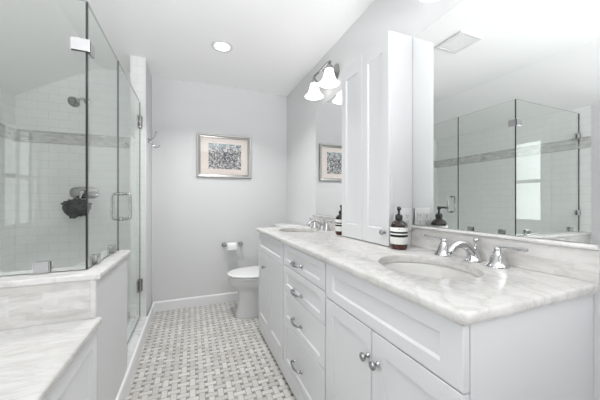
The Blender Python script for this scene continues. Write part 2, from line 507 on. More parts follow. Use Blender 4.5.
# ------------------------------------------------------------------ marble deck beside the shower
deck = thing('tub_deck', 'marble topped deck with white panelled side, in front of the shower glass', 'tub deck', (-0.9, 0.3, 0))
bm = NB(); box(bm, XL + 0.002, PX - 0.021, YF + 0.6, PY - 0.0015, 0.0, 0.624); obj('deck_body', bm, M_CAB, deck)
bm = NB()
for a0, a1 in ((YF + 0.6, 0.03), (0.033, 0.70), (0.703, PY - 0.002)):
    shaker(bm, lambda a, b, d: (PX - d, a, b), a0, a1, 0.003, 0.622, 0.02, 0.062, 0.07, 0.010, 0.012)
obj('side_panel', bm, M_TRIM, deck)
t = NB(); box(t, XL + 0.002, PX + 0.016, YF + 0.6, PY - 0.0015, 0.626, 0.655)
bmesh.ops.bevel(t, geom=[e for e in t.edges if e.verts[0].co.x > PX and e.verts[1].co.x > PX and abs(e.verts[0].co.y - e.verts[1].co.y) > 0.5], offset=0.008, segments=4, profile=0.5, affect='EDGES')
bm = NB(); merge(bm, t); obj('marble_top', bm, M_DECK, deck, 40)

# ------------------------------------------------------------------ shower glass
def pane(name, parent, x0, x1, y0, y1, z0, z1):
    bm = NB(); fs = box(bm, x0, x1, y0, y1, z0, z1)
    thin_x = (x1 - x0) < (y1 - y0)
    for f in bm.faces:
        f.normal_update(); nn = f.normal
        big = abs(nn.x) if thin_x else abs(nn.y)
        up = nn.z > 0.5
        f.material_index = 0 if big > 0.5 else (2 if up else 1)
    return obj(name, bm, [M_GLASS, M_GEDGE, M_GTOP], parent)
M_GTOP = mat('pale_glass_edge', (0.42, 0.45, 0.43), 0.3)
ZG0, ZG1 = 0.845, 2.030
gt = 0.010
front = thing('glass_screen', 'fixed glass shower panel facing the marble deck, standing on the low wall', 'shower glass', ((XL + GX) / 2, GY, ZG0))
pane('glass', front, XL + 0.004, GX + gt / 2, GY - gt / 2, GY + gt / 2, ZG0, ZG1)
def clip(parent, cx, z0, z1, wd):
    bm = NB(); bbox(bm, cx - wd / 2, cx + wd / 2, GY - 0.017, GY - gt / 2, z0, z1, 0.002); bbox(bm, cx - wd / 2, cx + wd / 2, GY + gt / 2, GY + 0.017, z0, z1, 0.002)
    obj('glass_clip', bm, M_CHROME, parent)
clip(front, -0.582, ZG0, ZG0 + 0.048, 0.054); clip(front, -1.285, ZG0, ZG0 + 0.048, 0.054)
for z in (1.03, 1.80):
    bm = NB(); bbox(bm, XL + 0.0005, XL + 0.05, GY - 0.017, GY - gt / 2, z - 0.025, z + 0.025, 0.002); bbox(bm, XL + 0.0005, XL + 0.05, GY + gt / 2, GY + 0.017, z - 0.025, z + 0.025, 0.002)
    obj('wall_clamp', bm, M_CHROME, front)
bm = NB(); z0, z1 = 1.80, 1.855
cc = thing('glass_clamp', 'square chrome clamp high on the corner where two glass panels meet', 'clamp', (GX, GY, z0))
bbox(bm, GX - 0.052, GX + gt / 2 + 0.012, GY - 0.018, GY - gt / 2 - 0.0004, z0, z1, 0.002); bbox(bm, GX + gt / 2 + 0.0004, GX + gt / 2 + 0.012, GY - 0.016, GY + 0.052, z0, z1, 0.002)
obj('corner_plate', bm, M_CHROME, cc)
YS0, YS1 = 1.992, 1.996
ret = thing('glass_screen', 'narrow fixed glass panel on the low wall, between glass corner and shower door', 'shower glass', (GX, (GY + YS0) / 2, ZG0))
pane('glass', ret, GX - gt / 2, GX + gt / 2, GY + gt / 2 + 0.001, YS0, ZG0, ZG1)
for y in (1.565, 1.855):
    bm = NB(); bbox(bm, GX - 0.017, GX - gt / 2, y - 0.024, y + 0.024, ZG0, ZG0 + 0.045, 0.002); bbox(bm, GX + gt / 2, GX + 0.017, y - 0.024, y + 0.024, ZG0, ZG0 + 0.045, 0.002)
    obj('glass_clip', bm, M_PULL, ret)
door = thing('shower_door', 'hinged clear glass shower door with chrome handle, beside the tiled partition', 'shower door', (GX, 2.75, 0.115))
pane('glass', door, GX - gt / 2, GX + gt / 2, YS1, 2.755, 0.116, ZG1)
for z in (0.395, 1.850):
    bm = NB()
    bbox(bm, GX - 0.016, GX - gt / 2, 2.70, 2.752, z - 0.055, z + 0.055, 0.003); bbox(bm, GX + gt / 2, GX + 0.016, 2.70, 2.752, z - 0.055, z + 0.055, 0.003)
    bbox(bm, GX - 0.022, GX + 0.022, 2.7555, 2.7665, z - 0.055, z + 0.055, 0.003)
    lathe(bm, [(0.006, -0.05), (0.006, 0.05)], 12, Matrix.Translation((GX + 0.012, 2.754, z)))
    obj('hinge', bm, M_PULL, door, 40)
bm = NB()
hy, hz = 2.075, 1.112
for s in (1, -1):
    xa = GX + s * gt / 2; xb = GX + s * 0.052; hh = 0.083
    tube(bm, [(xa, hy, hz - hh), (GX + s * 0.034, hy, hz - hh), (GX + s * 0.048, hy, hz - hh + 0.006), (xb, hy, hz - hh + 0.022), (xb, hy, hz), (xb, hy, hz + hh - 0.022), (GX + s * 0.048, hy, hz + hh - 0.006), (GX + s * 0.034, hy, hz + hh), (xa, hy, hz + hh)], 0.0085, 12, 4)
    for q in (-hh, hh):
        lathe(bm, [(0.013, 0), (0.013, 0.004), (0.010, 0.006)], 16, Matrix.Translation((xa, hy, hz + q)) @ Matrix.Rotation(s * PI / 2, 4, 'Y'))
obj('handle', bm, M_PULL, door, 40)

# shower fittings on the tiled back wall
RX = Matrix.Rotation(PI / 2, 4, 'X')     # z axis -> -y (out of the back wall)
sh = thing('overhead_shower', 'chrome round shower head on a short arm high on the tiled shower wall', 'shower head', (-0.93, YB, 2.09))
bm = NB(); lathe(bm, [(0.03, 0), (0.029, 0.006), (0.018, 0.012)], 24, Matrix.Translation((-0.925, YB - 0.0005, 2.10)) @ RX); obj('flange', bm, M_NICKEL, sh, 40)
bm = NB(); tube(bm, [(-0.925, YB - 0.005, 2.10), (-0.930, YB - 0.05, 2.105), (-0.945, YB - 0.10, 2.085), (-0.960, YB - 0.125, 2.060)], 0.010); obj('arm', bm, M_NICKEL, sh, 40)
bm = NB()
Mh = Matrix.Translation((-0.960, YB - 0.125, 2.062)) @ Vector((-0.25, -0.78, -0.58)).to_track_quat('Z', 'Y').to_matrix().to_4x4()
lathe(bm, [(0.012, -0.012), (0.016, 0.0), (0.018, 0.012), (0.034, 0.03), (0.045, 0.05), (0.047, 0.062), (0.043, 0.068), (0.040, 0.066)], 28, Mh)
obj('spray_head', bm, M_PULL, sh, 40)
sv = thing('shower_valve', 'chrome shower valve with a wide oval plate on the tiled shower wall', 'shower valve', (-0.945, YB, 1.22))
bm = NB(); t = NB()
pl = [(math.copysign(abs(math.cos(a)) ** 0.55, math.cos(a)) * 0.115, math.copysign(abs(math.sin(a)) ** 0.7, math.sin(a)) * 0.055) for a in [2 * PI * i / 48 for i in range(48)]]
loft(bm, [[(-0.945 + x, YB - 0.0005, 1.225 + z) for x, z in pl], [(-0.945 + x, YB - 0.007, 1.225 + z) for x, z in pl], [(-0.945 + x * 0.93, YB - 0.011, 1.225 + z * 0.9) for x, z in pl]])
obj('escutcheon', bm, M_PULL, sv, 40)
bm = NB(); lathe(bm, [(0.026, 0), (0.024, 0.02), (0.017, 0.045), (0.015, 0.06), (0.006, 0.064)], 24, Matrix.Translation((-0.945, YB - 0.011, 1.225)) @ RX)
tube(bm, [(-0.945, YB - 0.062, 1.225), (-0.955, YB - 0.072, 1.19), (-0.962, YB - 0.078, 1.150)], [0.009, 0.008, 0.010]); obj('handle', bm, M_CHROME, sv, 40)
# bundled cloth hanging from the valve handle
bm = NB(); t = NB()
bmesh.ops.create_icosphere(t, subdivisions=5, radius=1)
for v in t.verts:
    p = v.co.copy(); q = p * 2.1
    r = 1 + 0.34 * noise.noise(q + Vector((3, 1, 0))) + 0.22 * noise.noise(q * 2.3) + 0.10 * noise.noise(q * 5.1)
    v.co = Vector((p.x * 0.098 * r, p.y * 0.055 * r, p.z * 0.080 * r))
merge(bm, t, Matrix.Translation((-0.965, YB - 0.14, 1.085)))
tag(obj('washcloth', bm, M_CLOTH, None, 60, (-0.965, YB - 0.14, 1.0)), 'dark grey bundled washcloth hanging from the shower valve', 'washcloth')

# ------------------------------------------------------------------ double vanity
VX0, VF = 0.545, 0.566          # face of the fronts, carcass front
VY0, VY1 = 0.404, 2.330
van = thing('vanity_cabinet', 'long white double sink vanity with panelled doors and drawers along right wall', 'vanity', (0.83, 1.40, 0))
bm = NB(); box(bm, VF + 0.045, XW - 0.002, VY0 + 0.02, VY1 - 0.02, 0.03, 0.715); obj('cabinet_body', bm, M_CAB, van)
for y0, y1 in ((VY0, VY0 + 0.0195), (VY1 - 0.0195, VY1)):
    bm = NB(); box(bm, VF, XW - 0.002, y0, y1, 0.026, CT - 0.0315); obj('end_panel', bm, M_CAB, van)
bm = NB(); box(bm, VF + 0.035, XW - 0.004, VY0 + 0.012, VY1 - 0.012, 0.0005, 0.0255); obj('plinth', bm, M_DARK, van)  # near-black colour paints in the shadow line under the base
bm = NB(); bbox(bm, VX0 + 0.001, VF - 0.0005, VY0, VY1, 0.026, 0.1225, 0.0015); obj('base_rail', bm, M_CAB, van)
FP = lambda a, b, d: (VX0 + d, a, b)
g = 0.0020
secA, secB, secC = (VY0, 1.046), (1.056, 1.631), (1.643, VY1 - 0.003)
for y in (secA[1], secB[1]):
    bm = NB(); box(bm, VX0 + 0.004, VF - 0.0005, y + g, (secB[0] if y == secA[1] else secC[0]) - g, 0.124, CT - 0.033); obj('frame_stile', bm, M_CAB, van)

def knob_bm():
    bm = NB()
    lathe(bm, [(0.010, 0), (0.0095, 0.002), (0.006, 0.006), (0.0055, 0.013), (0.009, 0.017), (0.0148, 0.021), (0.0165, 0.0255), (0.0150, 0.030), (0.009, 0.0335), (0.001, 0.0345)], 24, Matrix.Rotation(-PI / 2, 4, 'Y'))
    return bm
kbm = knob_bm(); kme = bpy.data.meshes.new('knob'); bmesh.ops.recalc_face_normals(kbm, faces=kbm.faces[:]); kbm.to_mesh(kme); kbm.free(); kme.transform(Matrix.Scale(0.88, 4)); kme.materials.append(M_PULL); kme.shade_smooth(); kme.set_sharp_from_angle(angle=0.9)
pbm = NB()
tube(pbm, [(-0.004, -0.056, 0.0), (-0.016, -0.056, 0.0), (-0.023, -0.040, -0.002), (-0.027, 0, -0.004), (-0.023, 0.040, -0.002), (-0.016, 0.056, 0.0), (-0.004, 0.056, 0.0)], [0.0055, 0.005, 0.0055, 0.007, 0.0055, 0.005, 0.0055], 12, 6)
for s in (-1, 1):
    lathe(pbm, [(0.011, 0), (0.0105, 0.004), (0.006, 0.008)], 16, Matrix.Translation((0, s * 0.056, 0)) @ Matrix.Rotation(-PI / 2, 4, 'Y'))
pme = bpy.data.meshes.new('pull'); bmesh.ops.recalc_face_normals(pbm, faces=pbm.faces[:]); pbm.to_mesh(pme); pbm.free(); pme.materials.append(M_PULL); pme.shade_smooth(); pme.set_sharp_from_angle(angle=0.9)
def fit(name, me, parent, loc, plabel=None):
    o = bpy.data.objects.new(name, me); COL.objects.link(o); o.parent = parent
    off = Vector((0, 0, 0)); p = parent
    while p is not None: off += p.location; p = p.parent
    o.location = Vector(loc) - off
    if plabel: o['label'] = plabel
    return o

ZT = CT - 0.034
for (y0, y1), which in ((secA, 'n'), (secC, 'f')):
    bm = NB(); shaker(bm, FP, y0 + g, y1 - g, 0.726 + g, ZT, 0.020, 0.058, 0.040); obj('false_front', bm, M_CAB, van)
    ym = (y0 + y1) / 2
    for a0, a1, ky in ((y0, ym, ym - 0.033), (ym, y1, ym + 0.018)):
        bm = NB(); shaker(bm, FP, a0 + g, a1 - g, 0.125, 0.726 - g, 0.020, 0.055, 0.055)
        d = obj('door', bm, M_CAB, van)
        if which == 'n' or a0 == ym:
            fit('knob', kme, d, (VX0, ky if which == 'n' else ym + 0.105, 0.632 if which == 'n' else 0.619), 'round chrome knob')
rows = ((0.746, ZT, 0.795), (0.593, 0.746, 0.636), (0.395, 0.593, 0.472), (0.125, 0.395, 0.229))
for z0, z1, zp in rows:
    bm = NB(); shaker(bm, FP, secB[0] + g, secB[1] - g, z0 + g, z1 - g, 0.020, 0.048, 0.034)
    d = obj('drawer', bm, M_CAB, van)
    fit('handle', pme, d, (VX0, 1.385, zp), 'bowed chrome pull')

# ------------------------------------------------------------------ countertop with two cut-outs
CX0, CX1, CY0, CY1 = 0.530, XW - 0.0015, 0.390, 2.345
SINKS = ((0.808, 0.748), (0.812, 2.04)); SAX, SAY = 0.158, 0.186
def rrect(o, rs, seg=6):
    pts = []
    x0, x1, y0, y1 = CX0 + o, CX1 - 0.0, CY0 + o, CY1 - o
    for (cx, cy, r, a) in ((x0, y0, rs[0], PI), (x1, y0, rs[1], 1.5 * PI), (x1, y1, rs[2], 0), (x0, y1, rs[3], 0.5 * PI)):
        r = max(r - o, 0.001)
        mx = cx + (r if cx == x0 else -r); my = cy + (r if cy == y0 else -r)
        for i in range(seg + 1):
            b = a + 0.5 * PI * i / seg
            pts.append((mx + r * math.cos(b), my + r * math.sin(b)))
    return pts
def ell(cx, cy, e=0.0, n=64):
    return [(cx + (SAX + e) * math.cos(2 * PI * i / n), cy + (SAY + e) * math.sin(2 * PI * i / n)) for i in range(n)]
bm = NB()
prof = [(0.009, CT), (0.004, CT - 0.0008), (0.001, CT - 0.004), (0.0, CT - 0.008), (0.0, CT - 0.020), (0.002, CT - 0.024), (0.005, CT - 0.0265), (0.006, CT - 0.030)]
rs = (0.03, 0.004, 0.004, 0.012)
R = loft(bm, [[(x, y, z) for x, y in rrect(o, rs)] for o, z in prof], False, False)
hole_t, hole_b = [], []
for cx, cy in SINKS:
    H = loft(bm, [[(x, y, CT) for x, y in ell(cx, cy, 0.004)], [(x, y, CT - 0.0015) for x, y in ell(cx, cy, 0.001)], [(x, y, CT - 0.005) for x, y in ell(cx, cy)], [(x, y, CT - 0.030) for x, y in ell(cx, cy)]], False, False)
    hole_t.append(H[0]); hole_b.append(H[-1])
def ring_edges(r): return [bm.edges.get((r[i], r[(i + 1) % len(r)])) for i in range(len(r))]
for outer, holes in ((R[0], hole_t), (R[-1], hole_b)):
    ed = ring_edges(outer)
    for h in holes: ed += ring_edges(h)
    bmesh.ops.triangle_fill(bm, use_beauty=True, use_dissolve=False, edges=ed)
tag(obj('countertop', bm, M_COUNTER, None, 30, (0.8, 1.4, CT - 0.03)), 'long white and grey veined marble countertop over the vanity', 'countertop')

def sink(cx, cy, label):
    s = thing('sink', label, 'sink', (cx, cy, CT - 0.18), 'oval undermount sinks')
    bm = NB(); z = CT - 0.0305
    pr = [(1.07, z - 0.012), (1.07, z), (1.03, z), (0.995, z - 0.010), (0.97, z - 0.035), (0.90, z - 0.075), (0.75, z - 0.110), (0.50, z - 0.130), (0.22, z - 0.138), (0.12, z - 0.139)]
    n = 64
    loft(bm, [[(cx + SAX * q * math.cos(2 * PI * i / n), cy + SAY * q * math.sin(2 * PI * i / n), zz) for i in range(n)] for q, zz in pr], False, True)
    obj('basin', bm, M_BASIN, s, 60)
    bm = NB(); lathe(bm, [(0.024, 0.0), (0.023, 0.003), (0.014, 0.003), (0.012, 0.001), (0.002, 0.001)], 24, Matrix.Translation((cx, cy, z - 0.1385))); obj('drain', bm, M_CHROME, s, 40)
    return s
sink(*SINKS[0], 'oval white undermount sink in the counter nearest the camera')
sink(*SINKS[1], 'oval white undermount sink at the far end of the counter')

# backsplash runs
TY0, TY1 = 1.096, 1.560      # tower on the counter
for y0, y1, lab in ((CY0, TY0 - 0.002, 'marble mosaic backsplash under the large near mirror'), (TY1 + 0.002, CY1, 'short marble mosaic backsplash under the far mirror')):
    s = thing('backsplash', lab, 'backsplash', (XW - 0.01, (y0 + y1) / 2, CT))
    bm = NB(); box(bm, XW - 0.012, XW - 0.0015, y0, y1, CT + 0.0008, 1.004); obj('mosaic', bm, M_SPLASH_V, s)
    bm = NB(); bbox(bm, XW - 0.020, XW - 0.0015, y0, y1, 1.0045, 1.020, 0.006, 3); obj('pencil_trim', bm, M_CAP, s, 40)

# faucets
def faucet():
    f = thing('faucet', '', 'faucet', (0, 0, 0), 'widespread chrome faucets')
    bm = NB(); bx, by = 0.010, -0.012
    lathe(bm, [(0.034, 0), (0.034, 0.003), (0.031, 0.007), (0.026, 0.014), (0.0215, 0.026), (0.019, 0.040), (0.016, 0.052), (0.010, 0.058)], 24, Matrix.Translation((bx, by, 0)))
    tube(bm, [(bx + 0.004, by, 0.014), (bx - 0.008, by, 0.036), (bx - 0.032, by, 0.058), (bx - 0.064, by, 0.069), (bx - 0.096, by, 0.065), (bx - 0.120, by, 0.048), (bx - 0.126, by, 0.038)], [0.020, 0.0185, 0.0165, 0.0150, 0.0135, 0.0125, 0.0125], 16, 6)
    lathe(bm, [(0.0135, 0), (0.014, -0.006), (0.011, -0.008)], 16, Matrix.Translation((bx - 0.1265, by, 0.037)) @ Matrix.Rotation(math.radians(18), 4, 'Y'))
    obj('spout', bm, M_CHROME, f, 50)
    bm = NB(); lathe(bm, [(0.0075, 0.03), (0.0065, 0.05), (0.004, 0.058), (0.003, 0.071), (0.0055, 0.074), (0.010, 0.078), (0.0115, 0.082), (0.008, 0.087), (0.001, 0.088)], 18, Matrix.Translation((bx + 0.018, by, 0))); obj('lift_rod', bm, M_CHROME, f, 50)
    for s in (-1, 1):
        bm = NB()
        lathe(bm, [(0.036, 0), (0.036, 0.003), (0.033, 0.007), (0.0285, 0.014), (0.024, 0.026), (0.0195, 0.040), (0.0150, 0.050), (0.0115, 0.056), (0.0105, 0.059), (0.0125, 0.062), (0.0125, 0.066), (0.007, 0.071), (0.001, 0.072)], 24, Matrix.Translation((0, s * 0.112, 0)))
        h = obj('handle', bm, M_CHROME, f, 50)
        bm = NB(); y = s * 0.112
        tube(bm, [(0, y - s * 0.004, 0.066), (-0.001, y + s * 0.014, 0.071), (-0.004, y + s * 0.05, 0.0735), (-0.006, y + s * 0.082, 0.0745), (-0.007, y + s * 0.096, 0.0755)], [0.0080, 0.0062, 0.0050, 0.0072, 0.0055], 12, 6)
        obj('lever', bm, M_CHROME, h, 50)
    return f
f0 = faucet()
f0.location = (1.025, 0.742, CT + 0.0008); f0['label'] = 'chrome two handle faucet at the sink nearest the camera'
copy_tree(f0, None, 'chrome two handle faucet at the far sink by the second mirror', (1.005, 2.03, CT + 0.0008))

# ------------------------------------------------------------------ mirrors
for y0, y1, lab in ((0.30, TY0 - 0.002, 'large frameless mirror above near sink, reflecting the glass shower'), (TY1 + 0.002, 2.293, 'frameless mirror above the far sink, partly hidden by tall cabinet')):
    bm = NB(); box(bm, XW - 0.0035, XW - 0.0005, y0, y1, 1.0225, 2.012)
    tag(obj('wall_mirror', bm, M_MIRROR, None, False, (XW - 0.004, (y0 + y1) / 2, 1.0225)), lab, 'mirror', 'vanity wall mirrors')

# ------------------------------------------------------------------ tower cabinet on the counter
TX = 0.930
tow = thing('tower_cabinet', 'tall white two door cabinet standing on the counter between the mirrors', 'cabinet', (1.01, 1.33, CT))
bm = NB(); bbox(bm, TX + 0.0205, XW - 0.0015, TY0, TY1, CT + 0.001, 2.020, 0.0015); obj('cabinet_body', bm, M_CAB, tow)
TP = lambda a, b, d: (TX + d, a, b)
ym = (TY0 + TY1) / 2 + 0.0
for a0, a1 in ((TY0, ym), (ym, TY1)):
    bm = NB(); shaker(bm, TP, a0 + 0.001, a1 - 0.001, CT + 0.006, 2.018, 0.020, 0.052, 0.085)
    d = obj('door', bm, M_CAB, tow)
    if a0 == TY0: fit('knob', kme, d, (TX, TY0 + 0.030, CT + 0.075), 'small round chrome knob')
# outlet plate on the tower's near side
ox = 1.018
out_ = thing('power_outlet', 'white double outlet plate on the near side of the tall cabinet', 'outlet', (ox, TY0, 1.03))
bm = NB(); bbox(bm, ox - 0.058, ox + 0.058, TY0 - 0.007, TY0 - 0.0005, 0.992, 1.110, 0.003); obj('plate', bm, M_PLASTIC, out_)
for cx in (ox - 0.024, ox + 0.024):
    bm = NB(); bbox(bm, cx - 0.0165, cx + 0.0165, TY0 - 0.0095, TY0 - 0.0065, 1.017, 1.085, 0.002); s = obj('socket', bm, M_PLASTIC, out_)
    bm = NB()
    for zz in (1.034, 1.066):
        for dx in (-0.006, 0.006): box(bm, cx + dx - 0.001, cx + dx + 0.001, TY0 - 0.0101, TY0 - 0.0093, zz, zz + 0.009)
        lathe(bm, [(0.0025, 0), (0.0025, 0.0008)], 10, Matrix.Translation((cx, TY0 - 0.0093, zz - 0.006)) @ RX)
    obj('slots', bm, M_BLACK, s)

# ------------------------------------------------------------------ soap bottles
def bottle():
    b = thing('soap_bottle', '', 'bottle', (0, 0, 0), 'amber pump bottles')
    bm = NB(); lathe(bm, [(0.030, 0.0), (0.037, 0.002), (0.040, 0.008), (0.0405, 0.028)], 32); obj('base', bm, M_AMBER_LIT, b, 50)  # redder base colour stands in for light passing through the glass
    bm = NB(); lathe(bm, [(0.0405, 0.028), (0.0405, 0.108), (0.0395, 0.116), (0.035, 0.126), (0.026, 0.135), (0.018, 0.140), (0.0145, 0.144), (0.0142, 0.150)], 32); obj('glass', bm, M_BROWNGLASS, b, 50)
    bm = NB(); lathe(bm, [(0.0408, 0.027), (0.0412, 0.0275), (0.0412, 0.1075), (0.0408, 0.108)], 32, caps=False); lb = obj('label', bm, M_LABEL, b, 50)
    bm = NB()
    for z0, z1 in ((0.079, 0.088), (0.061, 0.073)): lathe(bm, [(0.0413, z0), (0.0415, z0 + 0.0003), (0.0415, z1 - 0.0003), (0.0413, z1)], 32, caps=False)
    obj('stripe', bm, M_BLACK, lb, 50)
    bm = NB()                                     # the unreadably fine print shows only as short dashes
    for ang, w_ in ((-0.45, 0.22), (-0.10, 0.10)):
        r = 0.0414; rows_ = []
        for z in (0.0985, 0.1000): rows_.append([(r * math.cos(-1.95 + ang + w_ * k / 4), r * math.sin(-1.95 + ang + w_ * k / 4), z) for k in range(5)])
        loft(bm, rows_, False, False, False)
    obj('fine_print', bm, M_BLACK, lb)
    bm = NB(); lathe(bm, [(0.0165, 0.1445), (0.0175, 0.146), (0.0175, 0.163), (0.0155, 0.167), (0.009, 0.169), (0.0075, 0.172), (0.0055, 0.174), (0.0055, 0.190), (0.0085, 0.192), (0.0095, 0.199), (0.0085, 0.206), (0.004, 0.209), (0.001, 0.2095)], 24)
    dx, dy = -0.55, -0.84
    tube(bm, [(0, 0, 0.201), (dx * 0.02, dy * 0.02, 0.2025), (dx * 0.038, dy * 0.038, 0.2005), (dx * 0.044, dy * 0.044, 0.196)], [0.0065, 0.0058, 0.0046, 0.0042], 12, 5)
    obj('pump', bm, M_BLACK, b, 50)
    return b
b0 = bottle(); b0.location = (0.950, 1.046, CT + 0.0008); b0['label'] = 'amber pump bottle with striped label, on counter in front of the outlet'
copy_tree(b0, None, 'amber pump bottle half hidden behind the tall cabinet, beside the far faucet', (0.975, 1.640, CT + 0.0008))

# ------------------------------------------------------------------ sconces
def sconce():
    s = thing('wall_sconce', '', 'sconce', (0, 0, 0), 'two shade chrome sconces')
    bm = NB()                                     # local: wall at x = 0, bar at x = -0.135, z 0 = bar height
    t = NB(); lathe(t, [(0.055, 0), (0.054, 0.008), (0.046, 0.014), (0.030, 0.018)], 32, Matrix.Rotation(-PI / 2, 4, 'Y'), sy=1.0)
    merge(bm, t, Matrix.Scale(1.25, 4, (0, 0, 1)))
    obj('backplate', bm, M_PULL, s, 40)
    bm = NB(); tube(bm, [(-0.016, 0, -0.01), (-0.07, 0, -0.006), (-0.135, 0, 0)], 0.010, 12, 4)
    tube(bm, [(-0.135, -0.15, -0.012), (-0.135, -0.13, 0.0), (-0.135, -0.10, 0.003), (-0.135, 0, 0.0), (-0.135, 0.10, 0.003), (-0.135, 0.13, 0.0), (-0.135, 0.15, -0.012)], 0.0095, 12, 5)
    obj('bar', bm, M_PULL, s, 40)
    for q in (-1, 1):
        y = q * 0.132
        bm = NB(); lathe(bm, [(0.008, 0.0), (0.012, -0.006), (0.010, -0.018), (0.016, -0.026), (0.027, -0.036), (0.030, -0.052), (0.029, -0.060)], 24, Matrix.Translation((-0.135, y, 0))); sk = obj('socket', bm, M_PULL, s, 40)
        bm = NB()
        lathe(bm, [(0.0275, -0.055), (0.032, -0.065), (0.036, -0.085), (0.041, -0.108), (0.050, -0.132), (0.064, -0.152), (0.079, -0.166), (0.078, -0.168), (0.062, -0.154), (0.048, -0.134), (0.039, -0.109), (0.034, -0.085), (0.030, -0.066), (0.026, -0.057)], 36, Matrix.Translation((-0.135, y, 0)), caps=False)
        sd = obj('shade', bm, M_SHADE, s, 60); sd['label'] = 'lit frosted bell shade'
        bm = NB(); lathe(bm, [(0.010, -0.060), (0.013, -0.075), (0.021, -0.098), (0.023, -0.112), (0.018, -0.126), (0.008, -0.133), (0.001, -0.1345)], 20, Matrix.Translation((-0.135, y, 0))); obj('bulb', bm, M_BULB, sd, 60)
    return s
SCZ = 2.192
s0 = sconce(); s0.location = (XW - 0.001, 0.696, SCZ + 0.015); s0['label'] = 'chrome sconce with bell shades above the large near mirror'
copy_tree(s0, None, 'chrome sconce with bell shades above the far mirror', (XW - 0.001, 1.91, SCZ))
for ch in s0.children:                        # near shades given weaker glow so the area around them does not overexpose
    if ch.name.startswith('shade'):
        ch.data = ch.data.copy(); ch.data.materials[0] = M_SHADE_DIM

# ------------------------------------------------------------------ ceiling fittings
cl = thing('recessed_light', 'round white recessed downlight, lit, in the flat ceiling', 'ceiling light', (0.235, 2.32, ZC))
bm = NB(); lathe(bm, [(0.088, 0), (0.088, -0.003), (0.080, -0.006), (0.064, -0.004), (0.060, -0.0005)], 40, Matrix.Translation((0.235, 2.32, ZC - 0.0003)), caps=False); obj('trim_ring', bm, M_PLASTIC, cl, 40)
bm = NB(); lathe(bm, [(0.061, -0.0045), (0.05, -0.006), (0.001, -0.0065)], 40, Matrix.Translation((0.235, 2.32, ZC)), caps=False); obj('lens', bm, M_LENS, cl, 40)
copy_tree(cl, None, 'added unseen downlight nearer the camera, a copy that brightens the foreground', (0.10, 0.72, ZC))  # out-of-view copy added as extra fill for the foreground
for lx, ly, lw in ((0.235, 2.32, CAN_W), (0.10, 0.72, NEAR_FILL_W)):
    d = bpy.data.lights.new('downlight', 'AREA'); d.shape = 'DISK'; d.size = 0.10; d.energy = lw; d.color = (1, 0.995, 0.985); d.spread = math.radians(118)
    o = bpy.data.objects.new('downlight', d); COL.objects.link(o); o.location = (lx, ly, ZC - 0.009)
vx0, vx1, vy0, vy1 = 0.045, 0.285, 1.42, 1.66
ve = thing('ceiling_vent', 'square white exhaust vent in the ceiling, seen in the large mirror', 'vent', (0.165, 1.54, ZC))
bm = NB()
for a in ((vx0, vx1, vy0, vy0 + 0.025), (vx0, vx1, vy1 - 0.025, vy1), (vx0, vx0 + 0.025, vy0 + 0.025, vy1 - 0.025), (vx1 - 0.025, vx1, vy0 + 0.025, vy1 - 0.025)):
    bbox(bm, *a, ZC - 0.014, ZC - 0.0004, 0.003)
obj('vent_frame', bm, M_PLASTIC, ve)
bm = NB(); k = 16
for i in range(k):
    y = vy0 + 0.03 + (vy1 - vy0 - 0.06) * (i + 0.5) / k
    box(bm, vx0 + 0.025, vx1 - 0.025, y - 0.0035, y + 0.0035, ZC - 0.011, ZC - 0.006)
box(bm, vx0 + 0.025, vx1 - 0.025, vy0 + 0.025, vy1 - 0.025, ZC - 0.004, ZC - 0.0008)
obj('grille', bm, mat('vent_white_plastic', (0.84, 0.84, 0.84), 0.5), ve)

# ------------------------------------------------------------------ back wall: picture, hook, paper holder
px0, px1, pz0, pz1 = 0.050, 0.641, 1.411, 1.891
pic = thing('framed_picture', 'silver framed landscape print with cream mat on the grey back wall', 'picture', (0.345, YB, 1.41))
bm = NB(); fw = 0.038
def frame_ring(i, dep): return [(px0 + i, YB - dep, pz0 + i), (px1 - i, YB - dep, pz0 + i), (px1 - i, YB - dep, pz1 - i), (px0 + i, YB - dep, pz1 - i)]
loft(bm, [frame_ring(0, 0.0006), frame_ring(0, 0.020), frame_ring(0.005, 0.025), frame_ring(0.014, 0.024), frame_ring(0.028, 0.016), frame_ring(0.034, 0.017), frame_ring(fw, 0.012), frame_ring(fw, 0.002)], False, False)
obj('frame', bm, mat('satin_silver_frame', (0.46, 0.45, 0.44), 0.28, 1.0), pic)
bm = NB(); box(bm, px0 + 0.036, px1 - 0.036, YB - 0.006, YB - 0.002, pz0 + 0.036, pz1 - 0.036); obj('mat_board', bm, mat('cream_mat_board', (0.78, 0.70, 0.655), 0.8), pic)
m = mat('landscape_print', (0.3, 0.35, 0.4), 0.6); n = N(m)
v = n.coord('xz')
big = n.noise(v, 9, 6, 0.7, 2.2)
fine = n.noise(v, 22, 8, 0.74, 3.0)
c1 = n.ramp(fine, [(0.40, (0.012, 0.016, 0.025)), (0.48, (0.10, 0.12, 0.15)), (0.53, (0.38, 0.35, 0.33)), (0.58, (0.80, 0.78, 0.78))])
sky = n.ramp(big, [(0.40, (0.03, 0.09, 0.16)), (0.50, (0.22, 0.36, 0.44)), (0.62, (0.66, 0.66, 0.66))])
sepz = n.new('ShaderNodeSeparateXYZ'); tc = n.new('ShaderNodeTexCoord'); n.link(tc.outputs['Object'], sepz.inputs[0])
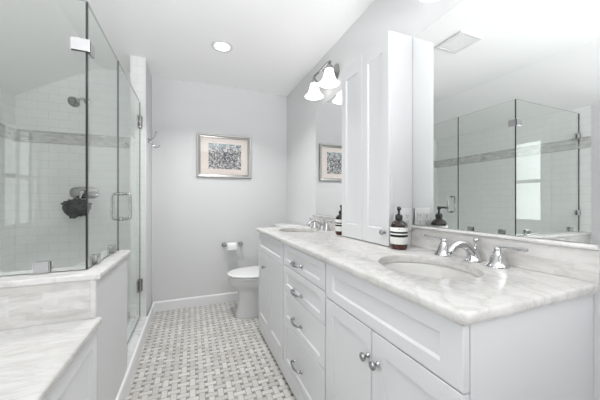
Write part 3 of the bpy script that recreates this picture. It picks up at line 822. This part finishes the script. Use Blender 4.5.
# tree-line mask: sky towards the upper left of the print
msk = n.math('ADD', n.math('MULTIPLY', n.math('SUBTRACT', sepz.outputs[2], 0.285), 6.0), n.math('MULTIPLY', n.math('SUBTRACT', big, 0.5), 3.0))
mm = n.ramp(msk, [(0.35, (0, 0, 0)), (0.6, (1, 1, 1))])
n.color(n.mix(mm, c1, sky))
bm = NB(); box(bm, 0.171, 0.528, YB - 0.0072, YB - 0.0062, 1.509, 1.791); obj('print', bm, m, pic)
bm = NB(); box(bm, px0 + 0.037, px1 - 0.037, YB - 0.0115, YB - 0.0095, pz0 + 0.037, pz1 - 0.037); obj('picture_glass', bm, M_PICGLASS, pic)

hk = thing('robe_hook', 'chrome double robe hook on the side of the partition by back wall', 'hook', (XP, 2.914, 1.73))
bm = NB(); lathe(bm, [(0.024, 0), (0.023, 0.005), (0.013, 0.010), (0.009, 0.018)], 24, Matrix.Translation((XP + 0.0005, 2.914, 1.725)) @ Matrix.Rotation(PI / 2, 4, 'Y')); obj('rose', bm, M_PULL, hk, 40)
bm = NB()
tube(bm, [(XP + 0.012, 2.914, 1.725), (XP + 0.035, 2.914, 1.748), (XP + 0.055, 2.914, 1.775), (XP + 0.068, 2.914, 1.812)], [0.006, 0.005, 0.0045, 0.005])
lathe(bm, [(0.001, -0.009), (0.007, -0.006), (0.009, 0), (0.007, 0.006), (0.001, 0.009)], 14, Matrix.Translation((XP + 0.069, 2.914, 1.816)))
obj('upper_prong', bm, M_PULL, hk, 40)
bm = NB()
tube(bm, [(XP + 0.012, 2.914, 1.722), (XP + 0.030, 2.914, 1.700), (XP + 0.055, 2.914, 1.668), (XP + 0.080, 2.914, 1.664), (XP + 0.100, 2.914, 1.690)], [0.006, 0.005, 0.0045, 0.0045, 0.006])
obj('lower_prong', bm, M_PULL, hk, 40)

tp = thing('paper_holder', 'chrome toilet paper holder with two posts on the back wall', 'paper holder', (0.42, YB, 0.655))
TZ, TYY = 0.655, YB - 0.068
for x in (0.335, 0.522):
    bm = NB(); lathe(bm, [(0.027, 0), (0.026, 0.006), (0.015, 0.012), (0.010, 0.025), (0.009, 0.055), (0.013, 0.060), (0.016, 0.068), (0.013, 0.077), (0.004, 0.081)], 20, Matrix.Translation((x, YB - 0.0005, TZ)) @ RX); obj('post', bm, M_PULL, tp, 40)
bm = NB(); tube(bm, [(0.345, TYY, TZ), (0.512, TYY, TZ)], 0.007, 12, 1); obj('roller', bm, M_CHROME, tp, 40)
bm = NB(); n_ = 40
def ringx(x, r): return [(x, TYY + r * math.cos(2 * PI * i / n_), TZ - 0.012 + r * math.sin(2 * PI * i / n_)) for i in range(n_)]
loft(bm, [ringx(0.364, 0.0195), ringx(0.364, 0.0365), ringx(0.3655, 0.038), ringx(0.4615, 0.038), ringx(0.463, 0.0365), ringx(0.463, 0.0195), ringx(0.364, 0.0195)], False, False)
bbox(bm, 0.365, 0.462, TYY - 0.0392, TYY - 0.0378, TZ - 0.048, TZ - 0.012, 0.0005, 1)
tag(obj('toilet_roll', bm, M_PAPER, None, 40, (0.42, TYY, TZ - 0.06)), 'white toilet roll on the chrome holder by the toilet', 'toilet roll')

# ------------------------------------------------------------------ toilet
tl = thing('toilet', 'white toilet with closed lid between the vanity and the back wall', 'toilet', (0.75, 2.735, 0))
TCY = 2.735
def oval(xf, xb, hw, z, n=48, p=2.3, blunt=0.62):
    """egg shaped ring: front tip at xf, back at xb, half width hw"""
    xm_ = xf + (xb - xf) * blunt
    r = []
    for i in range(n):
        a = 2 * PI * i / n
        cx = math.cos(a); sy_ = math.sin(a)
        e = 2.0 / p
        X = math.copysign(abs(cx) ** e, cx); Y = math.copysign(abs(sy_) ** e, sy_)
        r.append((xm_ + (X * (xb - xm_) if X > 0 else X * (xm_ - xf)), TCY + Y * hw, z))
    return r
bm = NB()
loft(bm, [oval(0.405, 1.00, 0.128, 0.0005, p=3.2, blunt=0.4), oval(0.403, 1.00, 0.129, 0.018, p=3.2, blunt=0.4), oval(0.420, 0.99, 0.118, 0.042, p=3.2, blunt=0.4), oval(0.432, 0.98, 0.110, 0.10, p=3.0, blunt=0.4), oval(0.436, 0.98, 0.108, 0.18, p=2.8, blunt=0.45), oval(0.428, 0.99, 0.116, 0.235, blunt=0.5),
          oval(0.410, 1.00, 0.135, 0.262), oval(0.372, 1.00, 0.172, 0.297), oval(0.345, 1.00, 0.190, 0.330), oval(0.336, 1.00, 0.197, 0.358), oval(0.335, 1.00, 0.198, 0.379), oval(0.339, 1.00, 0.195, 0.385)])
bowl = obj('bowl', bm, M_PORC, tl, 50)
for s in (-1, 1):
    bm = NB(); lathe(bm, [(0.016, 0), (0.015, 0.010), (0.008, 0.018), (0.001, 0.019)], 16, Matrix.Translation((0.62, TCY + s * 0.112, 0.02))); obj('bolt_cap', bm, M_PORC, bowl, 50)
bm = NB(); loft(bm, [oval(0.337, 0.84, 0.196, 0.3875), oval(0.330, 0.84, 0.202, 0.391), oval(0.330, 0.84, 0.202, 0.399), oval(0.337, 0.84, 0.198, 0.403)]); obj('seat', bm, M_PLASTIC, tl, 50)
bm = NB(); loft(bm, [oval(0.337, 0.84, 0.197, 0.4085), oval(0.329, 0.845, 0.204, 0.412), oval(0.329, 0.845, 0.204, 0.421), oval(0.338, 0.84, 0.198, 0.428), oval(0.37, 0.83, 0.176, 0.433), oval(0.45, 0.78, 0.11, 0.436)]); obj('lid', bm, M_PLASTIC, tl, 50)
bm = NB()
t = NB(); box(t, 0.872, XW - 0.02, TCY - 0.215, TCY + 0.215, 0.3865, 0.860)
for vv in t.verts:
    if vv.co.z < 0.5: vv.co.y = TCY + (vv.co.y - TCY) * 0.88; vv.co.x = vv.co.x + (0.02 if vv.co.x < 0.95 else 0)
bmesh.ops.bevel(t, geom=t.edges[:], offset=0.022, segments=4, profile=0.5, affect='EDGES'); merge(bm, t); obj('tank', bm, M_PORC, tl, 50)
bm = NB(); bbox(bm, 0.858, XW - 0.012, TCY - 0.228, TCY + 0.228, 0.861, 0.894, 0.010, 3); obj('tank_lid', bm, M_PORC, tl, 50)
